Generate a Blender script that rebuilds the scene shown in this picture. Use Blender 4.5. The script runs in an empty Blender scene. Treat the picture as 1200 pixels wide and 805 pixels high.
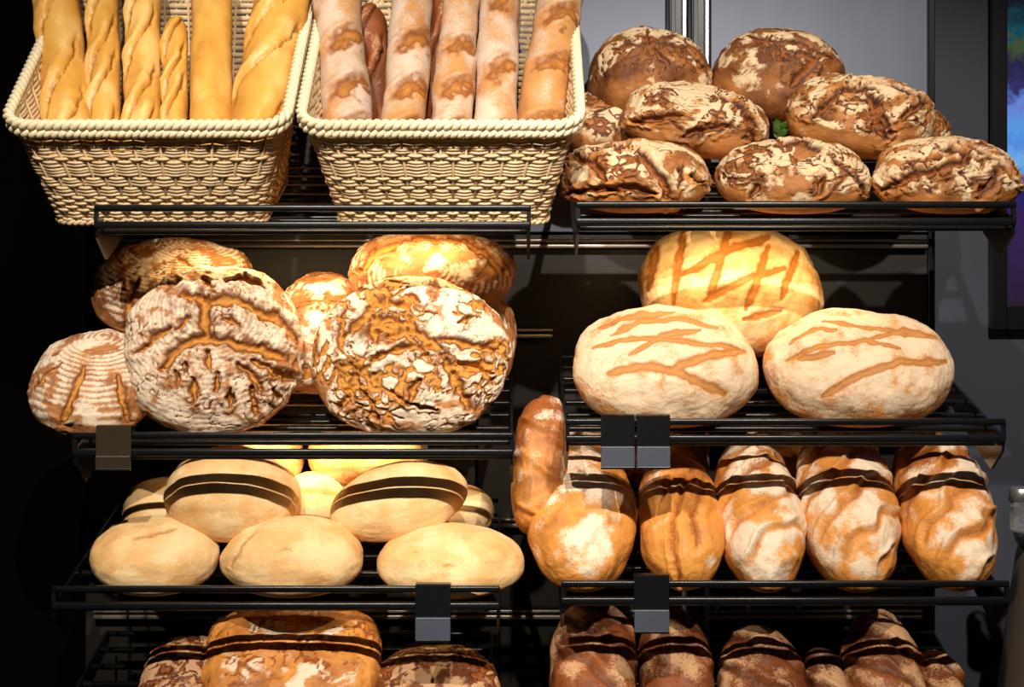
import bpy, math
import numpy as np
from mathutils import Vector, Euler

# ------------------------------------------------------------------ scene, camera, light
scene = bpy.context.scene
COL = scene.collection
D = 2.4                     # camera to the front rails of the shelves
K = 1.5 / 1200              # metres per photo pixel in the plane of the rails
ZC = 1.35                   # camera height

cam_data = bpy.data.cameras.new('camera')
cam_data.sensor_width = 36.0
cam_data.lens = 36.0 * D / 1.5
cam_data.clip_start = 0.05
cam = bpy.data.objects.new('camera', cam_data)
COL.objects.link(cam)
cam.location = (0, -D, ZC)
cam.rotation_euler = (math.pi / 2, 0, 0)
scene.camera = cam

world = bpy.data.worlds.new('world')
scene.world = world
world.use_nodes = True
world.node_tree.nodes['Background'].inputs[0].default_value = (0.75, 0.85, 1.0, 1)
world.node_tree.nodes['Background'].inputs[1].default_value = 0.014

scene.view_settings.view_transform = 'Standard'
scene.view_settings.look = 'None'
scene.view_settings.exposure = 0.0
scene.view_settings.gamma = 1.0
scene.view_settings.use_curve_mapping = False

def spot(name, loc, aim, energy, color, size_deg, blend, radius):
    l = bpy.data.lights.new(name, 'SPOT')
    l.energy = energy; l.color = color; l.spot_size = math.radians(size_deg)
    l.spot_blend = blend; l.shadow_soft_size = radius
    o = bpy.data.objects.new(name, l); COL.objects.link(o)
    o.location = loc
    o.rotation_euler = (Vector(aim) - Vector(loc)).to_track_quat('-Z', 'Y').to_euler()
    return o

# the shop's ceiling track spots, in front of the shelves and above
SPOT_C = (1.0, 0.89, 0.76)
for sx in (-0.62, 0.0, 0.62):
    spot('track_spot', (sx, -2.0, 2.84), (sx * 0.95, 0.1, 1.28), 195, SPOT_C, 44, 0.6, 0.022)

# ------------------------------------------------------------------ helpers
def at(px, py, y=0.0):
    """point of the place that stands at depth y behind the rails"""
    s = (D + y) / D * K
    return Vector(((px - 600) * s, y, ZC + (402.5 - py) * s))

def srgb(r, g, b):
    f = lambda c: (c / 255 / 12.92) if c / 255 <= 0.04045 else ((c / 255 + 0.055) / 1.055) ** 2.4
    return (f(r), f(g), f(b), 1.0)

def tag(o, label=None, cat=None, group=None, kind=None):
    if label: o['label'] = label
    if cat: o['category'] = cat
    if group: o['group'] = group
    if kind: o['kind'] = kind
    return o

def empty(name, loc, rot=(0, 0, 0)):
    o = bpy.data.objects.new(name, None); COL.objects.link(o)
    o.location = loc; o.rotation_euler = rot; o.empty_display_size = 0.05
    return o

class MB:
    def __init__(self): self.v = []; self.f = []
    def add(self, v, f):
        n = len(self.v); self.v += [tuple(p) for p in v]
        self.f += [tuple(i + n for i in q) for q in f]; return self
    def box(self, lo, hi, bev=0.0):
        (x0, y0, z0), (x1, y1, z1) = lo, hi
        if bev <= 0:
            return self.add([(x0,y0,z0),(x1,y0,z0),(x1,y1,z0),(x0,y1,z0),(x0,y0,z1),(x1,y0,z1),(x1,y1,z1),(x0,y1,z1)],
                [(3,2,1,0),(4,5,6,7),(0,1,5,4),(1,2,6,5),(2,3,7,6),(3,0,4,7)])
        import bmesh
        bm = bmesh.new()
        vs = [bm.verts.new(p) for p in [(x0,y0,z0),(x1,y0,z0),(x1,y1,z0),(x0,y1,z0),(x0,y0,z1),(x1,y0,z1),(x1,y1,z1),(x0,y1,z1)]]
        for q in [(3,2,1,0),(4,5,6,7),(0,1,5,4),(1,2,6,5),(2,3,7,6),(3,0,4,7)]: bm.faces.new([vs[i] for i in q])
        bmesh.ops.bevel(bm, geom=bm.edges[:], offset=bev, segments=2, affect='EDGES', profile=0.5)
        bm.verts.index_update()
        r = self.add([v.co[:] for v in bm.verts], [[v.index for v in f.verts] for f in bm.faces])
        bm.free(); return r
    def prism(self, pts, x0, x1):
        """polygon in (y, z) extruded along x"""
        n = len(pts)
        v = [(x0, p[0], p[1]) for p in pts] + [(x1, p[0], p[1]) for p in pts]
        f = [tuple(range(n)), tuple(range(2 * n - 1, n - 1, -1))]
        f += [(i, i + n, (i + 1) % n + n, (i + 1) % n) for i in range(n)]
        return self.add(v, f)
    def lathe(self, prof, c=(0, 0, 0), n=40):
        v = []; f = []
        for r, z in prof:
            for k in range(n):
                a = 2 * math.pi * k / n
                v.append((c[0] + r * math.cos(a), c[1] + r * math.sin(a), c[2] + z))
        for i in range(len(prof) - 1):
            for k in range(n):
                a, b = i * n + k, i * n + (k + 1) % n
                f.append((a, b, b + n, a + n))
        f.append(tuple(range(n - 1, -1, -1))); m = (len(prof) - 1) * n
        f.append(tuple(range(m, m + n)))
        return self.add(v, f)
    def tube(self, pts, ra, rb=None, n=6, closed=False, frames=None):
        """ra across, rb along the second frame axis"""
        P = np.array(pts, float); N = len(P)
        if closed: T = np.roll(P, -1, 0) - np.roll(P, 1, 0)
        else: T = np.gradient(P, axis=0)
        T /= np.linalg.norm(T, axis=1)[:, None] + 1e-12
        if frames is None:
            ref = np.tile(np.array([0, 0, 1.0]), (N, 1))
            bad = np.abs(T[:, 2]) > 0.9; ref[bad] = (0, 1, 0)
        else: ref = np.array(frames)
        S = np.cross(T, ref); S /= np.linalg.norm(S, axis=1)[:, None] + 1e-12
        U = np.cross(S, T)
        rb = ra if rb is None else rb
        ra = np.broadcast_to(ra, N)[:, None]; rb = np.broadcast_to(rb, N)[:, None]
        base = len(self.v)
        rings = []
        for k in range(n):
            a = 2 * math.pi * k / n
            rings.append(P + S * ra * math.cos(a) + U * rb * math.sin(a))
        A = np.stack(rings, 1).reshape(-1, 3)
        self.v += [tuple(p) for p in A.tolist()]
        M = N if closed else N - 1
        for i in range(M):
            j = (i + 1) % N
            for k in range(n):
                l = (k + 1) % n
                self.f.append((base + i * n + k, base + i * n + l, base + j * n + l, base + j * n + k))
        if not closed:
            self.f.append(tuple(base + k for k in range(n - 1, -1, -1)))
            self.f.append(tuple(base + (N - 1) * n + k for k in range(n)))
        return self
    def mesh(self, name, smooth=False):
        me = bpy.data.meshes.new(name); me.from_pydata(self.v, [], self.f)
        if smooth: me.polygons.foreach_set('use_smooth', [True] * len(me.polygons))
        me.validate(); me.update(); return me
    def build(self, name, mat, parent=None, smooth=False):
        me = self.mesh(name, smooth); me.materials.append(mat)
        return link(name, me, parent)

def link(name, me, parent=None, loc=(0, 0, 0), rot=(0, 0, 0)):
    o = bpy.data.objects.new(name, me); COL.objects.link(o)
    o.parent = parent; o.location = loc; o.rotation_euler = rot
    return o

# ------------------------------------------------------------------ materials
def mat_plain(name, col, rough=0.5, metal=0.0, noise=0.0, nscale=30.0, bump=0.0, spec=0.5, stretch=(1, 1, 1)):
    m = bpy.data.materials.new(name); m.use_nodes = True
    nt = m.node_tree; b = nt.nodes['Principled BSDF']
    b.inputs['Roughness'].default_value = rough; b.inputs['Metallic'].default_value = metal
    b.inputs['Specular IOR Level'].default_value = spec
    tc = nt.nodes.new('ShaderNodeTexCoord'); mp = nt.nodes.new('ShaderNodeMapping')
    mp.inputs['Scale'].default_value = stretch
    nt.links.new(tc.outputs['Object'], mp.inputs['Vector'])
    n = nt.nodes.new('ShaderNodeTexNoise'); n.inputs['Scale'].default_value = nscale; n.inputs['Detail'].default_value = 5
    nt.links.new(mp.outputs[0], n.inputs['Vector'])
    mx = nt.nodes.new('ShaderNodeMix'); mx.data_type = 'RGBA'
    mx.inputs[6].default_value = tuple(c * (1 - noise) for c in col[:3]) + (1,)
    mx.inputs[7].default_value = tuple(min(1, c * (1 + noise)) for c in col[:3]) + (1,)
    nt.links.new(n.outputs['Fac'], mx.inputs[0]); nt.links.new(mx.outputs[2], b.inputs['Base Color'])
    if bump > 0:
        bp = nt.nodes.new('ShaderNodeBump'); bp.inputs['Strength'].default_value = bump; bp.inputs['Distance'].default_value = 0.002
        nt.links.new(n.outputs['Fac'], bp.inputs['Height']); nt.links.new(bp.outputs[0], b.inputs['Normal'])
    return m

def mat_crust(name, light, dark, crack_lo, crack_hi, flour, rough=0.62, bump=0.5, fine=260.0, coarse=45.0, speck=0.35):
    """baked crust: the attributes 'crack', 'flour' and 'toast' are shaped with the loaf"""
    m = bpy.data.materials.new(name); m.use_nodes = True
    nt = m.node_tree; L = nt.links; N = nt.nodes
    b = N['Principled BSDF']; b.inputs['Roughness'].default_value = rough
    b.inputs['Specular IOR Level'].default_value = 0.35
    def attr(nm):
        a = N.new('ShaderNodeAttribute'); a.attribute_name = nm; return a.outputs['Fac']
    def noise(sc, det=6):
        t = N.new('ShaderNodeTexNoise'); t.inputs['Scale'].default_value = sc; t.inputs['Detail'].default_value = det
        t.inputs['Roughness'].default_value = 0.6
        L.new(tc.outputs['Object'], t.inputs['Vector']); return t.outputs['Fac']
    def math_(op, a, c, clamp=False):
        x = N.new('ShaderNodeMath'); x.operation = op; x.use_clamp = clamp
        for i, s in enumerate((a, c)):
            if isinstance(s, (int, float)): x.inputs[i].default_value = s
            else: L.new(s, x.inputs[i])
        return x.outputs[0]
    def mix(f, a, c):
        x = N.new('ShaderNodeMix'); x.data_type = 'RGBA'; x.clamp_factor = True
        L.new(f, x.inputs[0])
        for i, s in ((6, a), (7, c)):
            if isinstance(s, tuple): x.inputs[i].default_value = s
            else: L.new(s, x.inputs[i])
        return x.outputs[2]
    tc = N.new('ShaderNodeTexCoord')
    nf = noise(fine); nc = noise(coarse)
    # crust colour
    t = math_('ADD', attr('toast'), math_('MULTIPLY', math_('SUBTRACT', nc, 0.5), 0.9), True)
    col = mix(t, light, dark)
    # flour, broken up by grain
    fl = attr('flour')
    g = math_('ADD', math_('MULTIPLY', math_('SUBTRACT', nf, 0.5), 1.6), math_('MULTIPLY', math_('SUBTRACT', nc, 0.5), 1.2))
    k = math_('ADD', fl, math_('MULTIPLY', g, speck * 1.5))
    mr = N.new('ShaderNodeMapRange'); mr.interpolation_type = 'SMOOTHSTEP'
    mr.inputs[1].default_value = 0.18; mr.inputs[2].default_value = 0.85
    L.new(k, mr.inputs[0])
    fm = math_('MULTIPLY', mr.outputs[0], math_('MINIMUM', math_('MULTIPLY', fl, 4.0), 1.0))
    col = mix(fm, col, flour)
    # cracks and cuts; the darker rim colour paints in the shadow of the lips
    cr = attr('crack')
    c2 = math_('ADD', cr, math_('MULTIPLY', math_('SUBTRACT', nf, 0.5), 0.5))
    hi = N.new('ShaderNodeMapRange'); hi.inputs[1].default_value = 0.5; hi.inputs[2].default_value = 0.95; L.new(c2, hi.inputs[0])
    ccol = mix(hi.outputs[0], crack_lo, crack_hi)
    lo = N.new('ShaderNodeMapRange'); lo.inputs[1].default_value = 0.18; lo.inputs[2].default_value = 0.5; L.new(c2, lo.inputs[0])
    lm = math_('MULTIPLY', lo.outputs[0], math_('MINIMUM', math_('MULTIPLY', cr, 6.0), 1.0))
    col = mix(lm, col, ccol)
    L.new(col, b.inputs['Base Color'])
    bp = N.new('ShaderNodeBump'); bp.inputs['Strength'].default_value = bump; bp.inputs['Distance'].default_value = 0.0022
    h = math_('ADD', nf, math_('MULTIPLY', nc, 1.2))
    L.new(h, bp.inputs['Height']); L.new(bp.outputs[0], b.inputs['Normal'])
    return m

M = {}
M['black_metal'] = mat_plain('black_metal', (0.0045, 0.005, 0.006, 1), 0.28, 0.0, 0.25, 60)
M['slat_metal'] = mat_plain('slat_metal', (0.006, 0.0055, 0.005, 1), 0.3, 0.0, 0.25, 60)
M['bar_metal'] = mat_plain('bar_metal', (0.42, 0.36, 0.31, 1), 0.38, 0.8, 0.2, 60)
M['chrome'] = mat_plain('chrome', (0.75, 0.76, 0.8, 1), 0.3, 0.9, 0.1, 40)
M['grey_tab'] = mat_plain('grey_tab', srgb(66, 72, 84), 0.45, 0.0, 0.1, 80)
M['panel_grey'] = mat_plain('panel_grey', srgb(104, 111, 128), 0.5, 0.35, 0.12, 14, 0.05, stretch=(1, 1, 0.15))
M['panel_dark'] = mat_plain('panel_dark', (0.017, 0.013, 0.010, 1), 0.42, 0.0, 0.3, 12)
M['wall'] = mat_plain('wall_paint', srgb(58, 63, 78), 0.6, 0.0, 0.1, 10, 0.1)
M['wall_darkness'] = mat_plain('wall_darkness_colour', (0.0016, 0.0014, 0.0012, 1), 0.9, 0.0, 0.3, 6, spec=0.02)  # near-black colour stands in for the unlit space left of the shelves
M['floor'] = mat_plain('floor_tile', (0.02, 0.019, 0.018, 1), 0.5, 0.0, 0.3, 6)
M['counter'] = mat_plain('counter_lacquer', srgb(92, 82, 74), 0.4, 0.0, 0.15, 8)
M['counter_top'] = mat_plain('counter_top_steel', srgb(165, 158, 148), 0.35, 0.3, 0.12, 20)
M['wicker'] = mat_plain('wicker', srgb(212, 184, 142), 0.5, 0.0, 0.3, 90, 0.3)
M['wicker_rim'] = mat_plain('wicker_rim', srgb(236, 218, 182), 0.5, 0.0, 0.25, 110, 0.3)

M['rye'] = mat_crust('rye_crust', srgb(194, 128, 66), srgb(104, 58, 28), srgb(66, 34, 16), srgb(146, 84, 36), srgb(228, 200, 160), speck=0.5)
M['ring'] = mat_crust('ring_crust', srgb(188, 128, 76), srgb(136, 80, 40), srgb(112, 62, 28), srgb(200, 136, 56), srgb(234, 214, 188), speck=0.4)
M['scored'] = mat_crust('scored_crust', srgb(204, 138, 72), srgb(160, 92, 40), srgb(170, 108, 52), srgb(196, 138, 74), srgb(226, 200, 168), speck=0.45)
M['golden'] = mat_crust('golden_crust', srgb(216, 148, 72), srgb(176, 104, 42), srgb(164, 98, 36), srgb(190, 122, 48), srgb(232, 200, 148), speck=0.3)
M['pale'] = mat_crust('pale_crust', srgb(228, 180, 116), srgb(198, 138, 78), srgb(150, 92, 46), srgb(180, 120, 66), srgb(238, 206, 154), bump=0.35, speck=0.35)
M['brown'] = mat_crust('brown_crust', srgb(222, 150, 70), srgb(144, 78, 32), srgb(140, 70, 22), srgb(206, 124, 44), srgb(236, 214, 186), rough=0.48, speck=0.42, coarse=70)
M['dark'] = mat_crust('dark_crust', srgb(134, 72, 34), srgb(70, 34, 17), srgb(64, 30, 14), srgb(140, 76, 34), srgb(196, 152, 110), rough=0.5, speck=0.6)
M['yellow'] = mat_crust('yellow_crust', srgb(222, 166, 76), srgb(156, 92, 32), srgb(140, 80, 26), srgb(160, 94, 32), srgb(236, 196, 122), rough=0.36, bump=0.25, speck=0.25)
M['floured'] = mat_crust('floured_crust', srgb(194, 138, 80), srgb(138, 86, 44), srgb(136, 80, 36), srgb(190, 128, 58), srgb(206, 184, 164), speck=0.35)

# ------------------------------------------------------------------ noise
_rng = np.random.RandomState(7)
_PERM = _rng.permutation(512)
_PERM = np.concatenate([_PERM, _PERM, _PERM])
_GR = _rng.normal(size=(512, 3)); _GR /= np.linalg.norm(_GR, axis=1)[:, None]
def perlin(P):
    P = np.asarray(P, float)
    I = np.floor(P).astype(int); F = P - I; I &= 511
    u = F * F * F * (F * (F * 6 - 15) + 10)
    out = 0
    for dx in (0, 1):
        wx = u[:, 0] if dx else 1 - u[:, 0]
        for dy in (0, 1):
            wy = u[:, 1] if dy else 1 - u[:, 1]
            for dz in (0, 1):
                wz = u[:, 2] if dz else 1 - u[:, 2]
                h = _PERM[(_PERM[(_PERM[(I[:, 0] + dx) & 511] + I[:, 1] + dy) & 511] + I[:, 2] + dz) & 511]
                out = out + wx * wy * wz * np.einsum('ij,ij->i', _GR[h], F - (dx, dy, dz))
    return out * 1.5
def fbm(P, o=3):
    s = 0; a = 1.0
    for k in range(o):
        s = s + a * perlin(P * 2 ** k + 17.3 * k); a *= 0.5
    return s
def worley(P):
    """distance to the nearest and second nearest of scattered points"""
    I = np.floor(P).astype(int); F = P - I
    f1 = np.full(len(P), 9.0); f2 = np.full(len(P), 9.0)
    for dx in (-1, 0, 1):
        for dy in (-1, 0, 1):
            for dz in (-1, 0, 1):
                h = _PERM[(_PERM[(_PERM[(I[:, 0] + dx) & 511] + I[:, 1] + dy) & 511] + I[:, 2] + dz) & 511]
                c = _GR[h] * 0.5 + 0.5 + (dx, dy, dz)
                r = np.linalg.norm(c - F, axis=1)
                f2 = np.minimum(f2, np.maximum(f1, r)); f1 = np.minimum(f1, r)
    return f1, f2
def sst(a, b, x):
    t = np.clip((x - a) / (b - a), 0, 1); return t * t * (3 - 2 * t)

# ------------------------------------------------------------------ shelving
def shelf_height(py, tilt): return at(600, py).z, math.tan(math.radians(tilt))
SH = {}
def shelf(key, x0, x1, py_rail, tilt, depth, label, skew=0.0):
    zt = at(600, py_rail).z
    z0 = zt - 0.033
    X0, X1 = at(x0, 0).x, at(x1, 0).x
    W = X1 - X0
    t = math.radians(tilt)
    r = empty('wire_shelf', ((X0 + X1) / 2, 0, z0), (0, skew, 0))
    tag(r, label, 'shelf', 'black slatted bread shelves')
    h = W / 2
    ct, st = math.cos(t), math.sin(t)
    def pl(s, n): return (s * ct - n * st, s * st + n * ct)       # along the slope / off the slope -> y, z
    # guard: two rails and end posts
    MB().box((-h, -0.027, 0.0265), (h, -0.016, 0.0360), 0.0025).build('top_rail', M['black_metal'], r, True)
    MB().box((-h, -0.027, 0.001), (h, -0.014, 0.012), 0.0025).build('bottom_rail', M['black_metal'], r, True)
    for s in (-1, 1):
        x = s * (h - 0.003)
        MB().box((x - 0.003, -0.025, 0.005), (x + 0.003, -0.018, 0.030)).build('end_post', M['black_metal'], r)
    # side arms that carry the slats, with a deep bracket foot
    for s in (-1, 1):
        xa, xb = s * (h - 0.001), s * (h - 0.005)
        pts = [(-0.024, 0.010), (-0.020, -0.012), pl(0.02, -0.050), pl(0.06, -0.050), pl(depth, -0.026), pl(depth, -0.006)]
        MB().prism(pts, min(xa, xb), max(xa, xb)).build('side_bracket', M['black_metal'], r)
    # slats
    n = 8
    me = None
    for k in range(n):
        s = 0.010 + (depth - 0.025) * k / (n - 1)
        if me is None:
            b = MB().box((-h + 0.006, -0.005, -0.008), (h - 0.006, 0.005, 0.0), 0.002)
            me = b.mesh('slat', True); me.materials.append(M['slat_metal'])
        y, z = pl(s, 0)
        link('slat', me, r, (0, y, z), (t, 0, 0))
    SH[key] = dict(z0=z0, t=t, n=Vector((0, -st, ct)), p0=Vector((0, 0, z0)), root=r, depth=depth, X0=X0, X1=X1)
    return r

shelf('L1', 115, 622, 244, 20, 0.42, 'black slatted top shelf under the two wicker baskets')
shelf('R1', 674, 1185, 240, 22, 0.42, 'black slatted top shelf under the pile of dark rye loaves')
shelf('L2', 90, 602, 508, 18, 0.42, 'black slatted shelf under the big round cracked loaves')
shelf('R2', 662, 1173, 492, 18, 0.42, 'black slatted shelf under the three cream scored loaves')
shelf('L3', 66, 586, 686, 18, 0.42, 'black slatted shelf under the pile of smooth pale loaves')
shelf('R3', 657, 1177, 680, 18, 0.42, 'black slatted shelf under the row of long floured brown loaves')
shelf('L4', 45, 575, 868, 18, 0.42, 'lowest black slatted shelf under the dark loaves left of the centre gap')
shelf('R4', 650, 1178, 868, 18, 0.42, 'lowest black slatted shelf under the dark long loaves right of the centre gap')

# light bars clipped under three shelves: housing as a part, warm lamp inside
def light_bar(key, y, drop, energy, color, half, aim_deg, xoff=0.0):
    s = SH[key]; r = s['root']
    zz = math.tan(s['t']) * y - drop
    MB().box((-half + xoff, y - 0.010, zz), (half + xoff, y + 0.010, zz + 0.008), 0.002).build('light_bar', M['black_metal'], r, True)
    l = bpy.data.lights.new('light_bar_lamp', 'AREA'); l.shape = 'RECTANGLE'
    l.size = half * 2; l.size_y = 0.012; l.energy = energy; l.color = color
    l.spread = math.radians(140)
    o = bpy.data.objects.new('light_bar_lamp', l); COL.objects.link(o)
    o.location = (r.location.x + xoff, y, s['z0'] + zz - 0.003)
    o.rotation_euler = (math.radians(aim_deg), 0, 0)
WARM = (1.0, 0.70, 0.34)
light_bar('L1', 0.11, 0.018, 0.95, WARM, 0.22, 25, 0.0)
light_bar('R1', 0.11, 0.018, 0.6, WARM, 0.17, 25, -0.05)
light_bar('L2', 0.17, 0.018, 0.6, WARM, 0.14, 25, 0.03)

# back of the bay
YB = 0.47
def panel(name, x0, x1, y0, y1, mat, y=YB, th=0.02, parent=None):
    a, b = at(x0, y1, y), at(x1, y0, y)
    return MB().box((a.x, y, a.z), (b.x, y + th, b.z), 0.0015).build(name, mat, parent)
wb = MB().box((-2.2, 0.62, 0), (2.6, 0.70, 2.6)).build('wall_back', M['wall'])
tag(wb, 'dark grey painted wall behind the bread shelves', 'wall', kind='structure')
bk = empty('wall_inner', (0, YB + 0.02, 0)); bk.location = (0, 0, 0)
tag(bk, 'brushed grey and black panels lining the back of the shelf bay', 'panelling', kind='structure')
panel('grey_panel', 560, 780, -160, 272, M['panel_grey'], parent=bk)
panel('grey_panel', 833, 1087, -160, 272, M['panel_grey'], parent=bk)
panel('dark_panel', 340, 557, -160, 272, M['panel_dark'], parent=bk)
panel('dark_panel', 560, 1087, 275, 1100, M['panel_dark'], parent=bk)
panel('dark_panel', 100, 557, 275, 1100, M['panel_dark'], parent=bk)
panel('edge_strip', 1088, 1096, -160, 1100, M['black_metal'], y=YB - 0.01, th=0.14, parent=bk)
wl = MB().box((-1.25, 0.50, 0), (at(98, 0, YB).x, 0.55, 2.6)).build('wall_left', M['wall_darkness'])
tag(wl, 'wall beside the shelves, coloured near black for the unlit side of the shop', 'wall', kind='structure')
ws = MB().box((-1.30, -1.2, 0), (-1.25, 0.55, 2.6)).build('wall_side', M['wall_darkness'])
tag(ws, 'side wall at the dark end of the shop, the darkness put into its colour', 'wall', kind='structure')
fl = MB().box((-2.2, -3.2, -0.05), (2.6, 0.7, 0.0)).build('floor', M['floor'])
tag(fl, 'dark shop floor under the bread shelves', 'floor', kind='structure')

def upright(x0, label):
    r = empty('upright_post', at(x0 + 11, 402.5, YB)); r.location.z = 0; r.location.y = YB - 0.03
    tag(r, label, 'post')
    k = K * (D + YB) / D
    MB().box((-9.5 * k, 0.006, 0.05), (9.5 * k, 0.028, 2.4)).build('channel', M['black_metal'], r)
    MB().box((-8.5 * k, 0.000, 0.05), (-3 * k, 0.007, 2.4), 0.001).build('inner_strip', M['grey_tab'], r)
    MB().box((4 * k, -0.006, 0.05), (9.5 * k, 0.007, 2.4), 0.002).build('chrome_edge', M['chrome'], r)
upright(782, 'slotted metal upright with chrome edge, nearer the baskets')
upright(808, 'slotted metal upright with chrome edge beside the wider grey panel')

def cross_bar(x0, x1, py, label, y=0.435):
    a, b = at(x0, py, y), at(x1, py, y)
    o = empty('cross_bar', ((a.x + b.x) / 2, y, a.z)); h = (b.x - a.x) / 2
    tag(o, label, 'bar')
    MB().box((-h, -0.006, 0.0035), (h, 0.006, 0.0085), 0.0015).build('upper_tube', M['bar_metal'], o, True)
    MB().box((-h, -0.006, -0.0075), (h, 0.006, -0.0005), 0.0015).build('lower_tube', M['bar_metal'], o, True)
cross_bar(125, 1087, 286, 'thin metal crossbar on the back panel just under the top shelves', 0.455)
cross_bar(130, 648, 391, 'thin metal crossbar at the back behind the round cracked loaves', 0.455)
cross_bar(120, 640, 613, 'thin metal crossbar at the back behind the pale loaves', 0.455)
cross_bar(110, 1080, 720, 'lowest thin metal crossbar at the back under the pale loaves', 0.455)

# price holders hooked over the rails
def price_holder(x0, x1, py0, py1, py_tab, label, tab=True, mat='black_metal'):
    a, b = at(x0, py1, -0.031), at(x1, py0, -0.031)
    r = empty('price_holder', ((a.x + b.x) / 2, -0.031, a.z))
    tag(r, label, 'price holder', 'price holders on the rails')
    h = (b.x - a.x) / 2; H = b.z - a.z; ht = at(0, py_tab, -0.031).z - a.z
    pts = [(0.0, ht), (-0.003, ht), (-0.003, H), (0.0, H + 0.002), (0.018, H + 0.002), (0.018, H - 0.012), (0.016, H - 0.012), (0.016, H), (0.0, H)]
    MB().prism(pts[::-1], -h, h).build('clip', M[mat], r)
    MB().box((-h, -0.008, 0.0), (h, -0.002, ht), 0.001).build('tab', M['grey_tab'] if tab else M[mat], r)
    MB().box((-h, -0.0085, -0.003), (h, 0.0, 0.0005), 0.0005).build('lip', M['black_metal'], r)
price_holder(704, 743.5, 487, 547, 523, 'black price holder with grey tab, of the adjoining pair nearer the centre gap')
price_holder(746, 785, 487, 547, 523, 'black price holder with grey tab, of the adjoining pair farther from the gap')
price_holder(487, 528, 686, 749, 723, 'black price holder with grey tab on the rail of pale loaves')
price_holder(743, 784, 675, 739, 714, 'black price holder with grey tab on the rail of long brown loaves')
M['brown_plate'] = mat_plain('brown_plate', (0.03, 0.02, 0.010, 1), 0.35, 0.0, 0.2, 30)
price_holder(113, 154, 500, 549, 534, 'blank brown price holder on the rail of the ringed loaves', tab=False, mat='brown_plate')

# ------------------------------------------------------------------ loaves
_cs = {}
def cube_sphere(n):
    if n in _cs: return _cs[n]
    a = np.tan(np.linspace(-1, 1, n + 1) * math.pi / 4)
    U, V = np.meshgrid(a, a, indexing='ij'); O = np.ones_like(U)
    faces = [(O, U, V), (-O, V, U), (V, O, U), (U, -O, V), (U, V, O), (V, U, -O)]
    P = []; Q = []; off = 0
    idx = np.arange((n + 1) ** 2).reshape(n + 1, n + 1)
    q = np.stack([idx[:-1, :-1], idx[1:, :-1], idx[1:, 1:], idx[:-1, 1:]], -1).reshape(-1, 4)
    for f in faces:
        P.append(np.stack(f, -1).reshape(-1, 3)); Q.append(q + off); off += (n + 1) ** 2
    P = np.concatenate(P); Q = np.concatenate(Q)
    key = np.round(P * 1e6).astype(np.int64)
    _, first, inv = np.unique(key, axis=0, return_index=True, return_inverse=True)
    P = P[first]; Q = inv.reshape(-1)[Q]
    P = P / np.linalg.norm(P, axis=1)[:, None]
    _cs[n] = (P, Q); return _cs[n]

def base_shape(d, p, flat):
    r = (np.abs(d) ** p).sum(1) ** (-1 / p)
    q = d * r[:, None]
    q = q.copy(); neg = q[:, 2] < 0
    q[neg, 2] *= flat
    return q

def rotmat(lean, roll, yaw):
    # yaw about the loaf's own up, lean towards the shop, roll in the picture plane
    from mathutils import Matrix
    R = Matrix.Rotation(math.radians(roll), 3, 'Y') @ Matrix.Rotation(math.radians(lean), 3, 'X') @ Matrix.Rotation(math.radians(yaw), 3, 'Z')
    return np.array(R)

def project(P):
    s = D / (D + P[:, 1])
    return np.stack([600 + P[:, 0] * s / K, 402.5 - (P[:, 2] - ZC) * s / K], 1)

def seg_dist(X, pts):
    best = np.full(len(X), 1e9)
    for a, b in zip(pts[:-1], pts[1:]):
        a = np.array(a, float); b = np.array(b, float); ab = b - a
        t = np.clip(((X - a) @ ab) / (ab @ ab + 1e-9), 0, 1)
        best = np.minimum(best, np.linalg.norm(X - a - t[:, None] * ab, axis=1))
    return best

def make_mesh(name, V, Q, mat, attrs):
    me = bpy.data.meshes.new(name)
    n = len(V); m = len(Q)
    me.vertices.add(n); me.vertices.foreach_set('co', V.astype(np.float32).ravel())
    me.loops.add(m * 4); me.loops.foreach_set('vertex_index', Q.astype(np.int32).ravel())
    me.polygons.add(m); me.polygons.foreach_set('loop_start', np.arange(0, m * 4, 4, dtype=np.int32))
    me.polygons.foreach_set('use_smooth', np.ones(m, dtype=bool))
    me.update(calc_edges=True); me.validate()
    for k, a in attrs.items():
        at_ = me.attributes.new(k, 'FLOAT', 'POINT'); at_.data.foreach_set('value', np.clip(a, 0, 1).astype(np.float32))
    me.materials.append(mat)
    return me

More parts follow.
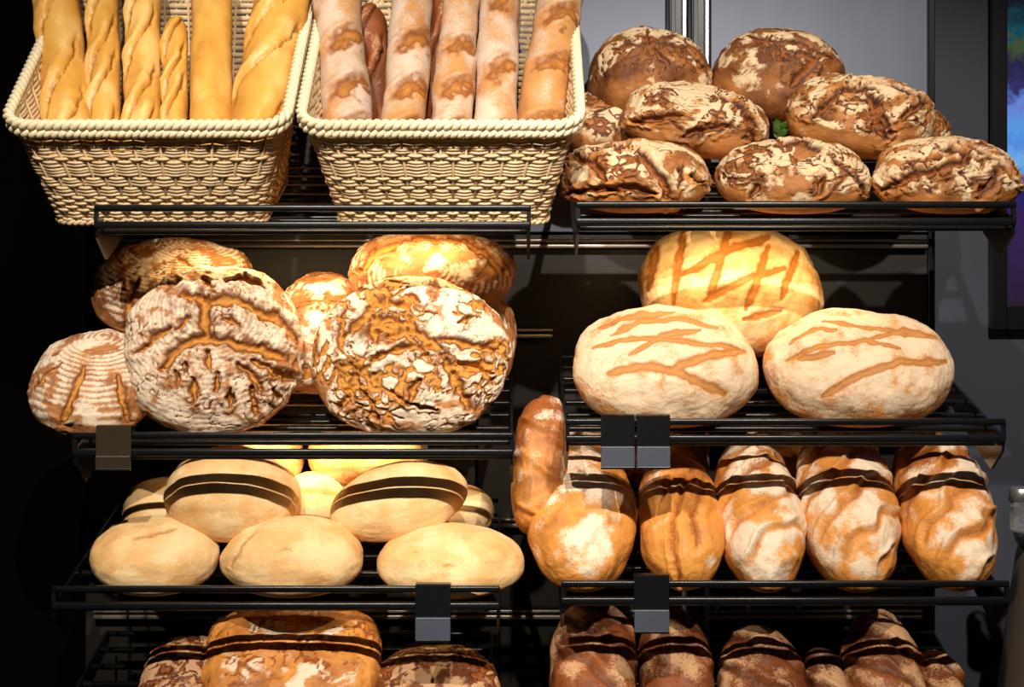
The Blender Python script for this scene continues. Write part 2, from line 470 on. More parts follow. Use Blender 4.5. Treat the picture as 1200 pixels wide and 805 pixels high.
REPORT = []
def loaf(name, label, group, key, bbox, style, mat, lean=None, roll=0, yaw=0, aspect=(1.0, 0.9, 0.5), hn=0.0, n=40, p=2.3, flat=0.62,
         strokes=(), seed=0, depth=0.006, y=None, jitter=2.5, cat='bread', **kw):
    """a loaf whose outline fills bbox (photo pixels); rests hn above the slope of its shelf"""
    s = SH[key]
    lean = math.degrees(s['t']) if lean is None else lean
    R = rotmat(lean, roll, yaw)
    dc, _ = cube_sphere(12)
    sc = np.array(aspect, float) * 0.1
    loc = np.array([0, 0.12, s['z0'] + 0.08])
    bx = ((bbox[0] + bbox[2]) / 2, (bbox[1] + bbox[3]) / 2); bw, bh = bbox[2] - bbox[0], bbox[3] - bbox[1]
    shp = base_shape(dc, p, flat)
    nn = np.array(s['n']); p0 = np.array(s['p0'])
    for it in range(14):
        W = (shp * sc) @ R.T + loc
        pr = project(W); lo, hi = pr.min(0), pr.max(0)
        rw, rh = bw / (hi[0] - lo[0]), bh / (hi[1] - lo[1])
        sc = sc * np.array([rw, rh, rh]) if abs(yaw) < 45 else sc * np.array([rh, rw, rh])
        k = (D + loc[1]) / D * K
        loc = loc + np.array([(bx[0] - (lo[0] + hi[0]) / 2) * k, 0, -(bx[1] - (lo[1] + hi[1]) / 2) * k])
        # slide along the sight line until it touches
        W = (shp * sc) @ R.T + loc
        if y is None:
            e = ((W - p0) @ nn).min() - hn
            ray = loc - np.array([0, -D, ZC]); ray = ray / ray[1]
            dy = -e / (ray @ nn)
            dy = np.clip(dy, -0.05, 0.05)
        else:
            ray = loc - np.array([0, -D, ZC]); ray = ray / ray[1]; dy = y - loc[1]
        loc = loc + ray * dy
        sc = sc * (1 + dy / (D + loc[1]))
    W = (shp * sc) @ R.T + loc
    REPORT.append((name, label[:34], key, np.round(loc, 3).tolist(), np.round(sc, 3).tolist(), round(float(W[:, 1].min()), 3), round(float(W[:, 1].max()), 3), round(float(((W - p0) @ nn).min()), 3)))
    # full mesh
    d, Q = cube_sphere(n)
    q = base_shape(d, p, flat) * sc
    nrm = d / sc; nrm[:, 2] *= np.where(d[:, 2] < 0, 1.3, 1); nrm /= np.linalg.norm(nrm, axis=1)[:, None]
    a = float(sc.max())
    g = q / 0.1
    so = np.array([seed * 7.31, seed * 3.77, seed * 1.93])
    top = sst(-0.25, 0.15, d[:, 2])
    low = fbm(g * 1.3 + so, 2)
    disp = a * 0.045 * low * sst(-0.6, 0.0, d[:, 2])
    Wd = q @ R.T
    pr = project(Wd + loc)
    fr = sst(0.35, -0.1, Wd[:, 1] / (np.abs(Wd[:, 1]).max() + 1e-9))
    jit = np.stack([fbm(g * 6 + so + 5, 2), fbm(g * 6 + so + 9, 2)], 1) * jitter
    crack = np.zeros(len(q)); halo = np.zeros(len(q))
    for st in strokes:
        pts, w = st[0], st[1] * kw.get('swell', 1.0); dm = st[2] if len(st) > 2 else 1.0
        dist = seg_dist(pr + jit, pts)
        w = w * np.clip(0.95 + kw.get('ragged', 0.7) * fbm(g * 7 + so + 61, 2), 0.5, 1.6)
        if len(pts) > 1:  # taper towards the ends
            e = np.minimum(np.linalg.norm(pr + jit - np.array(pts[0]), axis=1), np.linalg.norm(pr + jit - np.array(pts[-1]), axis=1))
            w = w * (0.45 + 0.55 * sst(0, 14, e))
        c = np.exp(-(dist / w) ** 2) * fr
        ci = c * min(1.0, kw.get('ink', 1.0))
        lip = np.exp(-((dist - 1.9 * w) / (0.7 * w)) ** 2) * fr
        crack = np.maximum(crack, ci); halo = np.maximum(halo, np.exp(-(dist / (3.2 * w)) ** 2) * fr)
        disp = disp + depth * dm * (-c + 0.45 * lip)
    flour, toast, extra, crk = STYLES[style](q, d, g, so, nrm, sc, top, kw)
    c2 = crk * top
    crack = np.maximum(crack, c2)
    disp = disp - depth * 0.5 * c2 + extra + depth * 0.25 * crack * fbm(g * 16 + so, 2)
    flour = flour * (1 - kw.get('halo', 0.0) * halo)
    V = q + nrm * disp[:, None]
    flour = flour * (1 - 0.85 * crack)
    me = make_mesh(name, V, Q, M[mat], dict(crack=crack, flour=flour, toast=toast))
    o = link(name, me); o.location = loc
    from mathutils import Matrix
    o.rotation_euler = Matrix(R.tolist()).to_euler()
    tag(o, label, cat, group)
    return o

def ridged(P, w):
    return np.exp(-(perlin(P) / w) ** 2)

def st_rye(q, d, g, so, nrm, sc, top, kw):
    w = np.stack([fbm(g * 2.2 + so + 3, 3), fbm(g * 2.2 + so + 31, 3), fbm(g * 2.2 + so + 57, 3)], 1) * 0.35
    f = kw.get('freq', 2.4)
    # crust torn into plates: cracks run where two plates meet, open in some places and closed in others
    f1, f2 = worley(g * f * np.array(kw.get('stretch', (1, 1.5, 1))) + w * 2.2 + so)
    opening = np.clip(0.10 + 0.30 * fbm(g * 1.5 + so + 70, 2), 0.012, 0.30) * kw.get('cracks', 1.0)
    c = sst(1.0, 0.25, (f2 - f1) / (opening + 1e-4)) * sst(0.01, 0.05, opening)
    f1, f2 = worley(g * f * 2.3 + w * 3 + so + 40)
    o2 = np.clip(0.30 * fbm(g * 2.0 + so + 90, 2), 0, 0.16) * kw.get('cracks', 1.0)
    c = np.maximum(c * kw.get('plates', 1.0), kw.get('fine', 0.35) * sst(1.0, 0.2, (f2 - f1) / (o2 + 1e-4)) * sst(0.01, 0.06, o2)) * sst(-0.05, 0.4, d[:, 2])
    # fine folds round the shoulder
    rho = np.sqrt((q[:, 0] / sc[0]) ** 2 + (q[:, 1] / sc[1]) ** 2 + 0.4 * (1 - q[:, 2] / sc[2]) ** 2)
    ang = np.arctan2(q[:, 1] / sc[1], q[:, 0] / sc[0])
    wr = ridged(np.stack([rho * 13 + 1.0 * fbm(g * 2 + so, 2), np.cos(ang) * 1.1 + so[0], np.sin(ang) * 1.1 + so[1]], 1), 0.11)
    wr = wr * sst(0.05, 0.35, fbm(g * 1.5 + so + 123, 2) + 0.12) * sst(0.3, 0.6, rho) * sst(0.0, 0.3, d[:, 2])
    c = np.maximum(c, 0.5 * wr * kw.get('wrinkle', 1.0))
    pl = fbm(g * 3.0 + w + so + 11, 4)
    flour = sst(-0.35, 0.5, pl + 0.55 * d[:, 2] - kw.get('bare', 0.15)) * sst(-0.35, 0.25, d[:, 2])
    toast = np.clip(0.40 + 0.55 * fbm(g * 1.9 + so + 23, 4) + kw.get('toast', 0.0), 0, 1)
    extra = 0.0020 * fbm(g * 5 + so, 4) * top
    return flour, toast, extra, c

def st_ring(q, d, g, so, nrm, sc, top, kw):
    fl, toast, extra, c = st_rye(q, d, g, so, nrm, sc, top, kw)
    cx, cy = kw.get('centre', (0, 0))
    rho = np.sqrt((q[:, 0] - cx) ** 2 + ((q[:, 1] - cy) * sc[0] / sc[1]) ** 2 + (0.75 * (sc[2] - q[:, 2])) ** 2)
    ring = 0.5 + 0.5 * np.sin(2 * math.pi * rho / kw.get('pitch', 0.0085) + 1.2 * fbm(g * 1.5 + so, 2))
    k = kw.get('ring', 1.0)
    rm = k * sst(-0.5, 0.1, fbm(g * 1.4 + so + 44, 2) + 0.25)
    flour = np.clip(0.95 * fl + 0.22, 0, 1) * (1 - rm * 0.75 * (1 - ring)) * sst(-0.75, -0.2, d[:, 2])
    extra = extra + 0.0011 * ring * rm * top
    return flour, toast, extra, c

def st_scored(q, d, g, so, nrm, sc, top, kw):
    flour = (kw.get('flour', 0.75) + 0.45 * fbm(g * 3.3 + so + 8, 3)) * sst(-0.45, 0.4, d[:, 2] + 0.3 * fbm(g * 2.5 + so, 3))
    toast = np.clip(0.25 - 0.55 * d[:, 2] + 0.5 * fbm(g * 1.8 + so + 23, 3) + kw.get('toast', 0.0), 0, 1)
    extra = (0.0012 * fbm(g * 6 + so, 3) + 0.0005 * fbm(g * 18 + so, 2)) * top
    c = 0.35 * ridged(g * 5 + so, 0.03) * sst(0.15, 0.5, fbm(g * 1.5 + so + 3, 2))
    return flour, toast, extra, c

def st_pale(q, d, g, so, nrm, sc, top, kw):
    flour = 0.5 + 0.5 * fbm(g * 2.0 + so + 8, 4)
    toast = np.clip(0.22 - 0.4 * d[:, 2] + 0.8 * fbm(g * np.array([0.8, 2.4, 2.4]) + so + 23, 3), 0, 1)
    extra = 0.0014 * fbm(g * np.array([1.5, 5, 5]) + so, 4) * top
    c = np.zeros(len(q))
    return flour, toast, extra, c

def st_long(q, d, g, so, nrm, sc, top, kw):
    """long loaf: diagonal raised cuts across the top, patches of flour"""
    sl = kw.get('slope', 0.7); pit = kw.get('cut', 0.07)
    ph = (q[:, 1] + sl * q[:, 0]) / pit + 0.35 * fbm(g * 1.5 + so, 2)
    fr = ph - np.floor(ph)
    cut = np.exp(-((fr - 0.5) / 0.13) ** 2) * sst(0.15, 0.55, d[:, 2]) * kw.get('cuts', 1.0)
    ear = np.exp(-((fr - 0.72) / 0.10) ** 2) * sst(0.1, 0.6, d[:, 2]) * kw.get('cuts', 1.0)
    flour = 0.9 * sst(-0.3, 0.9, fbm(g * 1.7 + so + 8, 4) + 0.3 * d[:, 2] + kw.get('flour', 0.0)) * sst(-0.2, 0.35, d[:, 2])
    toast = np.clip(0.35 + 0.6 * q[:, 1] / sc[1] + 0.5 * fbm(g * 2 + so + 23, 3) + kw.get('toast', 0.0), 0, 1)
    extra = 0.006 * ear - 0.003 * cut + 0.0016 * fbm(g * 5 + so, 3) * top
    return flour * (1 - 0.6 * cut), toast, extra, 0.36 * cut
STYLES = dict(rye=st_rye, ring=st_ring, scored=st_scored, pale=st_pale, long=st_long)

# --- dark rye loaves piled on the top shelf
G = 'dark rye loaves piled on the top shelf'
RA = dict(style='rye', mat='rye', group=G, key='R1', name='rye_loaf', flat=0.7, halo=0.35, fine=0.3)
loaf(label='dark rye loaf with a wide diagonal split, front row beside the basket', bbox=(655, 164, 832, 250), lean=26, n=64, seed=1, depth=0.011, aspect=(1, 0.8, 0.55),
     strokes=[([(747,175),(760,190),(770,203),(782,222),(783,233)],5), ([(665,227),(690,223),(723,222),(737,220),(767,227)],3.2), ([(673,183),(695,188),(710,212)],5),
              ([(712,177),(740,168)],3), ([(800,193),(795,220)],4), ([(807,207),(825,215)],3)], cracks=0.6, **RA)
loaf(label='dark rye loaf with tan bare middle, centre of the front row', bbox=(837, 163, 1021, 251), lean=26, n=60, seed=2, depth=0.010, aspect=(1, 0.8, 0.55),
     strokes=[([(880,232),(893,207)],3.5), ([(959,229),(966,207)],4), ([(972,181),(1004,207),(1013,229)],2.5), ([(905,172),(940,168),(965,176)],3)], cracks=0.7, **RA)
loaf(label='dark rye loaf with one long slanting split at the outer end of the front row', bbox=(1023, 161, 1197, 251), lean=26, n=60, seed=3, depth=0.011, aspect=(1, 0.8, 0.55),
     strokes=[([(1038,222),(1067,207),(1105,197),(1133,188)],6), ([(1054,194),(1105,184)],2.5), ([(1149,232),(1168,203)],5), ([(1115,169),(1168,188),(1194,219)],2.5), ([(1090,172),(1150,190)],2)], cracks=0.5, **RA)
loaf(label='floured rye loaf with jagged crust, second layer nearer the basket', bbox=(727, 96, 903, 187), lean=24, roll=8, n=60, seed=4, hn=0.035, depth=0.011, aspect=(1, 0.75, 0.55),
     strokes=[([(800,160),(824,153),(856,146)],5), ([(741,143),(770,138),(800,134)],4), ([(863,118),(875,140),(883,170)],3.5), ([(840,108),(868,125),(893,160)],2.5)], cracks=0.9, **RA)
loaf(label='rye loaf with a crown of deep splits, second layer by the grey panel', bbox=(918, 87, 1098, 187), lean=24, roll=4, n=60, seed=5, hn=0.035, depth=0.011, aspect=(1, 0.75, 0.55),
     strokes=[([(950,140),(972,118),(991,102),(1026,108)],4), ([(1019,115),(1029,140),(1038,165)],5.5), ([(1026,118),(1045,156)],3), ([(1057,140),(1080,121)],5), ([(1000,93),(1050,100),(1088,125)],2.5)], cracks=0.5, **RA)
loaf(label='dark round rye loaf with a cross cut on top, back row near the basket', bbox=(688, 33, 835, 150), lean=12, n=50, seed=6, hn=0.04, aspect=(1, 0.8, 0.7),
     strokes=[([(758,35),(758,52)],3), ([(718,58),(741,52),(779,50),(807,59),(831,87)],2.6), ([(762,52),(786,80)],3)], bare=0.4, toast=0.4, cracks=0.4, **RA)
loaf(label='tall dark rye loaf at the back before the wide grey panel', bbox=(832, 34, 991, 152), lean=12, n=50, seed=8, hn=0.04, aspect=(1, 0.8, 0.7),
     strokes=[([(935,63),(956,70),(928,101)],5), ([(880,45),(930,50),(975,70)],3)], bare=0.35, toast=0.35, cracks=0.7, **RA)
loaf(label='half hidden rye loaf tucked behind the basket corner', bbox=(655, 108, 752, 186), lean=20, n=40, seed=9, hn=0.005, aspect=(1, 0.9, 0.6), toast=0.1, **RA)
loaf(label='rye loaf almost hidden, only its outer end showing at the back', bbox=(1010, 120, 1117, 192), lean=20, n=40, seed=10, hn=0.0, aspect=(1, 0.9, 0.6), **RA)

# --- ringed, cracked country loaves
G = 'round cracked country loaves with flour rings'
RB = dict(mat='ring', group=G, key='L2', name='country_loaf', halo=0.4)
loaf(label='big round floured loaf with arching cracks above short slits', style='ring', bbox=(146, 311, 355, 509), lean=78, n=88, seed=11, depth=0.009, jitter=3, aspect=(1, 0.95, 0.42), flat=0.7,
     strokes=[([(214,346),(231,350),(252,354),(273,350),(289,355),(302,365),(323,372),(338,384),(348,398)],4.5), ([(237,352),(238,373),(242,391)],6),
              ([(190,433),(200,417),(218,404),(239,397),(260,399),(281,404),(307,410),(333,421)],5), ([(297,423),(318,433),(344,446)],4), ([(278,428),(294,438),(307,457)],4),
              ([(207,436),(209,454)],3), ([(225,444),(230,470)],3.4), ([(256,438),(252,459)],3.2), ([(244,412),(246,433)],3), ([(270,457),(270,477)],2.8), ([(295,454),(300,485)],3.2),
              ([(320,457),(329,467)],3), ([(218,425),(220,436)],2.5), ([(158,415),(174,399),(197,386)],3.4), ([(195,344),(208,329)],4), ([(237,326),(250,337)],3), ([(265,329),(286,326),(310,337)],2.6),
              ([(222,372),(205,385)],3), ([(262,372),(280,380)],3)], cracks=0.30, freq=2.8, swell=1.3, fine=0.10, plates=0.55, pitch=0.0075, ring=0.5, centre=(0, 0.05), bare=-0.05, wrinkle=0.3, **RB)
loaf(label='big round loaf with rugged brown cracks all over, on the rail end', style='ring', bbox=(365, 327, 597, 509), lean=76, n=88, seed=12, depth=0.009, jitter=3.5, aspect=(1, 0.9, 0.42), flat=0.7,
     strokes=[([(477,370),(484,387),(499,399),(519,409)],6), ([(519,419),(531,439),(539,459),(549,479)],5.5), ([(519,397),(549,404),(584,409)],5.5), ([(539,424),(579,437)],3.5), ([(534,380),(554,370)],2.6),
              ([(432,360),(454,352),(477,357)],5.5), ([(405,394),(425,377),(442,360)],4.5), ([(435,424),(454,414),(477,407),(494,409)],4.5), ([(410,427),(417,449),(397,479)],5), ([(417,457),(432,469),(442,494)],4),
              ([(479,469),(492,444)],4), ([(459,459),(479,474),(514,481)],2.2), ([(402,414),(398,390),(404,360)],4), ([(478,344),(492,354)],3), ([(497,362),(510,368)],3), ([(440,400),(437,380),(455,372),(470,378)],6), ([(455,395),(475,390),(490,405)],5)],
     cracks=1.2, freq=3.0, fine=0.4, ring=0.12, bare=0.10, wrinkle=0.2, **RB)
loaf(label='oval ringed loaf with leaf cuts hanging over the shelf end', style='ring', bbox=(33, 388, 190, 511), lean=42, n=64, seed=13, depth=0.005, aspect=(1, 0.95, 0.55),
     strokes=[([(70,500),(78,478),(92,446),(98,430)],4.5), ([(139,440),(145,468),(152,495)],4.5), ([(40,456),(52,440),(74,428)],3), ([(62,418),(72,412)],2.5)], cracks=0.1, pitch=0.0085, ring=0.9, centre=(0.01, 0.055), wrinkle=0.2, **RB)
loaf(label='shaded brown ringed loaf perched at the back above the leaf-cut loaf', style='ring', bbox=(108, 279, 300, 396), lean=40, n=56, seed=14, y=0.21, depth=0.006, aspect=(1, 0.9, 0.6),
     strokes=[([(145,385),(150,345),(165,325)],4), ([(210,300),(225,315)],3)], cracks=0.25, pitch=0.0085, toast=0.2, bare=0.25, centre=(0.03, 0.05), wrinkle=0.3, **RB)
loaf(label='golden cracked loaf in the gap between the two big round loaves', style='ring', bbox=(318, 319, 440, 462), lean=50, n=48, seed=15, y=0.20, depth=0.006, aspect=(0.9, 0.9, 0.5), cracks=1.2, ring=0.4, bare=0.45, toast=0.1, **RB)
loaf(label='ringed loaf lying on top of the others, glowing under the shelf light', style='ring', bbox=(410, 271, 601, 372), lean=40, n=60, seed=16, y=0.20, depth=0.007, aspect=(1, 0.8, 0.6), flat=0.8,
     strokes=[([(420,318),(436,297),(470,286)],5), ([(470,284),(505,280),(545,283),(575,300),(590,325)],4), ([(440,345),(462,325)],3)], cracks=0.1, pitch=0.0085, centre=(0, -0.05), bare=0.3, wrinkle=0.2, **RB)
loaf(label='orange sided loaf peeping out behind the rugged cracked loaf', style='ring', bbox=(500, 335, 605, 460), lean=45, n=40, seed=17, y=0.22, aspect=(0.9, 0.9, 0.6), cracks=0.2, toast=0.1, bare=0.6, ring=0.3, **RB)

# --- cream scored loaves
G = 'cream scored oval loaves'
RC = dict(style='scored', group=G, key='R2', name='scored_loaf')
loaf(label='cream oval loaf with crossing brown cuts, above the paired price holders', mat='scored', bbox=(670, 359, 887, 501), lean=44, n=68, seed=21, depth=0.0014, ink=0.85, jitter=1.6, ragged=0.35, aspect=(1, 0.72, 0.5),
     strokes=[([(695,408),(741,394),(791,398),(868,408)],3.6), ([(737,414),(774,394),(821,386)],3.6), ([(714,438),(751,428),(788,434),(848,461)],6), ([(784,434),(828,418),(871,411)],6),
              ([(700,382),(734,374),(791,367)],3), ([(714,391),(751,377),(801,374),(841,384)],3)], **RC)
loaf(label='cream oval loaf with long sweeping cuts, at the outer shelf end', mat='scored', bbox=(894, 363, 1116, 501), lean=44, n=68, seed=22, depth=0.0014, ink=0.85, jitter=1.6, ragged=0.35, aspect=(1, 0.72, 0.5),
     strokes=[([(920,421),(957,408),(1014,398),(1054,408)],3.4), ([(924,401),(950,388),(981,388)],2.8), ([(964,465),(1004,441),(1054,424),(1108,424)],5), ([(934,421),(977,414)],4),
              ([(964,377),(1031,384),(1081,394)],2.6), ([(1020,396),(1060,386),(1096,398)],2.8)], **RC)
loaf(label='round golden loaf with lattice cuts standing at the back', mat='golden', bbox=(750, 260, 961, 420), lean=52, n=64, seed=23, y=0.25, depth=0.002, ink=0.8, jitter=1.6, ragged=0.35, aspect=(1, 0.85, 0.55),
     strokes=[([(801,267),(788,354)],5.5), ([(855,267),(831,351)],5.5), ([(801,320),(855,294),(901,277)],5.5), ([(824,351),(881,324),(920,314)],5), ([(901,287),(875,364)],5.5), ([(871,374),(915,364)],4), ([(935,295),(915,350)],5), ([(770,290),(760,340)],5)], flour=0.7, **RC)

# --- smooth pale loaves
G = 'smooth pale loaves stacked on the shelf'
RD = dict(style='pale', mat='pale', group=G, key='L3', name='pale_loaf', depth=0.0022, jitter=1.5, ink=0.38)
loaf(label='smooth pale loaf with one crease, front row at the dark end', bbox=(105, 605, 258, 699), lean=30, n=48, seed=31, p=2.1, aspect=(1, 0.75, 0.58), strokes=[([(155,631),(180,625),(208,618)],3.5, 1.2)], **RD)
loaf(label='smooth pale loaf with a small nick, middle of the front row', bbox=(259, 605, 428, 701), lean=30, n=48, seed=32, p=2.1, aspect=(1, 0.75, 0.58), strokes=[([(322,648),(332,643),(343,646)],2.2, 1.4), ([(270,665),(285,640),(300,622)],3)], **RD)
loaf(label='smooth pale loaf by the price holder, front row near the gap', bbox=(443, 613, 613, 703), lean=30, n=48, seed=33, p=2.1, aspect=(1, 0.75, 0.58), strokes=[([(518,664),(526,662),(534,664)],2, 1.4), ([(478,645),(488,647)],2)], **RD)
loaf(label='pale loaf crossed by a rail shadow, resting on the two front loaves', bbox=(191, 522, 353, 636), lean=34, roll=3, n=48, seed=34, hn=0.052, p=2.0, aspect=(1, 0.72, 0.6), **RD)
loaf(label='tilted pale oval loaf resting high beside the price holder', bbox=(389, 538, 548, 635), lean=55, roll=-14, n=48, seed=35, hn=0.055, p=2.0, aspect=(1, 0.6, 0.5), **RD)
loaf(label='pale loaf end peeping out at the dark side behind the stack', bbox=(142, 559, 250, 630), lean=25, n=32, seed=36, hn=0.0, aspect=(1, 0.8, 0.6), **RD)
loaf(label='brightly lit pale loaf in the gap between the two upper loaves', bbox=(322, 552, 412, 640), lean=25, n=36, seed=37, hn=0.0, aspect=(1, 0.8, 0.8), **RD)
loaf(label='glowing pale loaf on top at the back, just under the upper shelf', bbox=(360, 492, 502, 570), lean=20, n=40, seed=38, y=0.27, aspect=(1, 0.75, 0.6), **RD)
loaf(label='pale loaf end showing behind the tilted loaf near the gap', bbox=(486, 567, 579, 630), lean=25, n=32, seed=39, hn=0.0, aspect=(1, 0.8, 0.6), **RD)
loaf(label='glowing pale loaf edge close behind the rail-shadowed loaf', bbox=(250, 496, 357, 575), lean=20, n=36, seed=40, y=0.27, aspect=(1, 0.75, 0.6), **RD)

# --- long floured brown loaves
G = 'long floured brown loaves in a row'
RE = dict(style='long', mat='brown', group=G, key='R3', name='long_loaf', flat=0.75)
loaf(label='plump long brown loaf nearest the centre gap, speckled with flour', bbox=(618, 520, 743, 694), lean=40, n=60, seed=63, aspect=(1, 1.9, 0.9), flour=-0.12, cuts=0.25, slope=-0.7, toast=0.05, **RE)
loaf(label='upright brown loaf end poking up beside the shelf above', bbox=(599, 466, 668, 628), lean=68, roll=6, n=52, seed=42, y=0.13, aspect=(0.7, 1.7, 0.9), flour=-0.2, cuts=0.6, toast=0.3, p=2.8, **RE)
loaf(label='smooth golden long loaf with a lengthwise burst seam', bbox=(746, 534, 849, 692), lean=40, n=56, seed=43, aspect=(1, 1.9, 0.9), flour=-0.45, cuts=0.0, toast=-0.05,
     strokes=[([(797,688),(790,650),(788,615),(800,570),(815,545)],4,1.3), ([(818,640),(812,600),(828,560)],7,0.8), ([(770,590),(790,552)],3)], depth=0.0045, ink=0.45, ragged=0.3, **RE)
loaf(label='long loaf white with flour, third from the outer end', bbox=(836, 515, 941, 694), lean=40, n=60, seed=44, aspect=(1, 1.9, 0.9), flour=0.2, slope=-0.9, cuts=0.8, **RE)
loaf(label='long loaf with broad white flour streaks, second from the outer end', bbox=(929, 505, 1056, 694), lean=40, n=60, seed=45, aspect=(1, 1.9, 0.9), flour=0.2, slope=-0.9, cuts=0.9, **RE)
loaf(label='knobbly long golden loaf at the outer end of the row', bbox=(1046, 508, 1170, 694), lean=40, n=60, seed=46, aspect=(1, 1.9, 0.9), flour=0.0, slope=-0.9, cuts=1.0, **RE)
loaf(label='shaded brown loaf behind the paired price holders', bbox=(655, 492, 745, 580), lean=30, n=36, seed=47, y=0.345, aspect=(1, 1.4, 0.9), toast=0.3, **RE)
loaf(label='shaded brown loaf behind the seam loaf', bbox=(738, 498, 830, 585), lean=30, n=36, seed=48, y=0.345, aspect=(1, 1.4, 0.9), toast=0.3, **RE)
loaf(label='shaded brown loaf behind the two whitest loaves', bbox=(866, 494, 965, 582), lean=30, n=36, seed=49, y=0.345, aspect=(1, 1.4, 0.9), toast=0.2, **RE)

# --- lowest shelf
G = 'dark loaves on the lowest shelf'
RF = dict(style='long', mat='dark', group=G, name='dark_loaf', flat=0.75)
loaf(label='big square shouldered orange loaf on the lowest shelf, cut by shadow bands', key='L4', bbox=(233, 706, 448, 872), lean=38, n=64, seed=51, aspect=(1, 1.0, 0.6), p=3.6, style='rye', mat='brown', group=G, name='dark_loaf', flat=0.75, cracks=0.7, plates=0.55, bare=0.75, toast=-0.1, depth=0.005)
loaf(label='dark crusty loaf at the dark end of the lowest shelf', key='L4', bbox=(158, 744, 275, 876), lean=36, n=48, seed=52, aspect=(1, 1.4, 0.8), style='rye', mat='dark', group=G, name='dark_loaf', flat=0.75, cracks=0.8, bare=0.35)
loaf(label='dark crusty loaf on the lowest shelf under the price holder', key='L4', bbox=(432, 757, 588, 876), lean=36, n=48, seed=53, aspect=(1, 1.0, 0.6), style='rye', mat='dark', group=G, name='dark_loaf', flat=0.75, cracks=0.8, bare=0.3)
loaf(label='tall dark long loaf on the lowest shelf next to the centre gap', key='R4', bbox=(644, 706, 748, 876), lean=44, n=48, seed=54, aspect=(1, 1.9, 0.9), **RF)
loaf(label='shaded dark loaf on the lowest shelf below the price holder', key='R4', bbox=(746, 712, 838, 876), lean=44, n=44, seed=55, aspect=(1, 1.9, 0.9), cuts=0.6, **RF)
loaf(label='pointed dark loaf with pale flour, middle of the lowest shelf', key='R4', bbox=(839, 732, 948, 876), lean=44, n=48, seed=56, aspect=(1, 1.7, 0.9), p=2.0, **RF)
loaf(label='narrow dark loaf squeezed between two pointed loaves on the lowest shelf', key='R4', bbox=(938, 758, 1000, 872), lean=40, n=36, seed=57, aspect=(0.7, 1.7, 0.9), toast=0.2, **RF)
loaf(label='pointed floured loaf on the lowest shelf toward the outer end', key='R4', bbox=(985, 716, 1088, 876), lean=44, n=48, seed=58, aspect=(1, 1.9, 0.9), p=2.0, flour=0.25, **RF)
loaf(label='last dark loaf at the outer end of the lowest shelf', key='R4', bbox=(1070, 762, 1136, 872), lean=40, n=36, seed=59, aspect=(0.7, 1.6, 0.9), **RF)

# ------------------------------------------------------------------ wicker baskets
def rrect(x0, x1, y0, y1, r, m):
    """rounded rectangle loop, sampled evenly in arc length; starts mid front"""
    pts = []
    for cx, cy, a0 in ((x1 - r, y0 + r, -90), (x1 - r, y1 - r, 0), (x0 + r, y1 - r, 90), (x0 + r, y0 + r, 180)):
        for k in range(9):
            a = math.radians(a0 + 90 * k / 8); pts.append((cx + r * math.cos(a), cy + r * math.sin(a)))
    P = np.array([((x0 + x1) / 2, y0)] + pts + [((x0 + x1) / 2, y0)])
    s = np.concatenate([[0], np.cumsum(np.linalg.norm(np.diff(P, axis=0), axis=1))])
    t = np.linspace(0, s[-1], m, endpoint=False)
    return np.stack([np.interp(t, s, P[:, 0]), np.interp(t, s, P[:, 1])], 1)

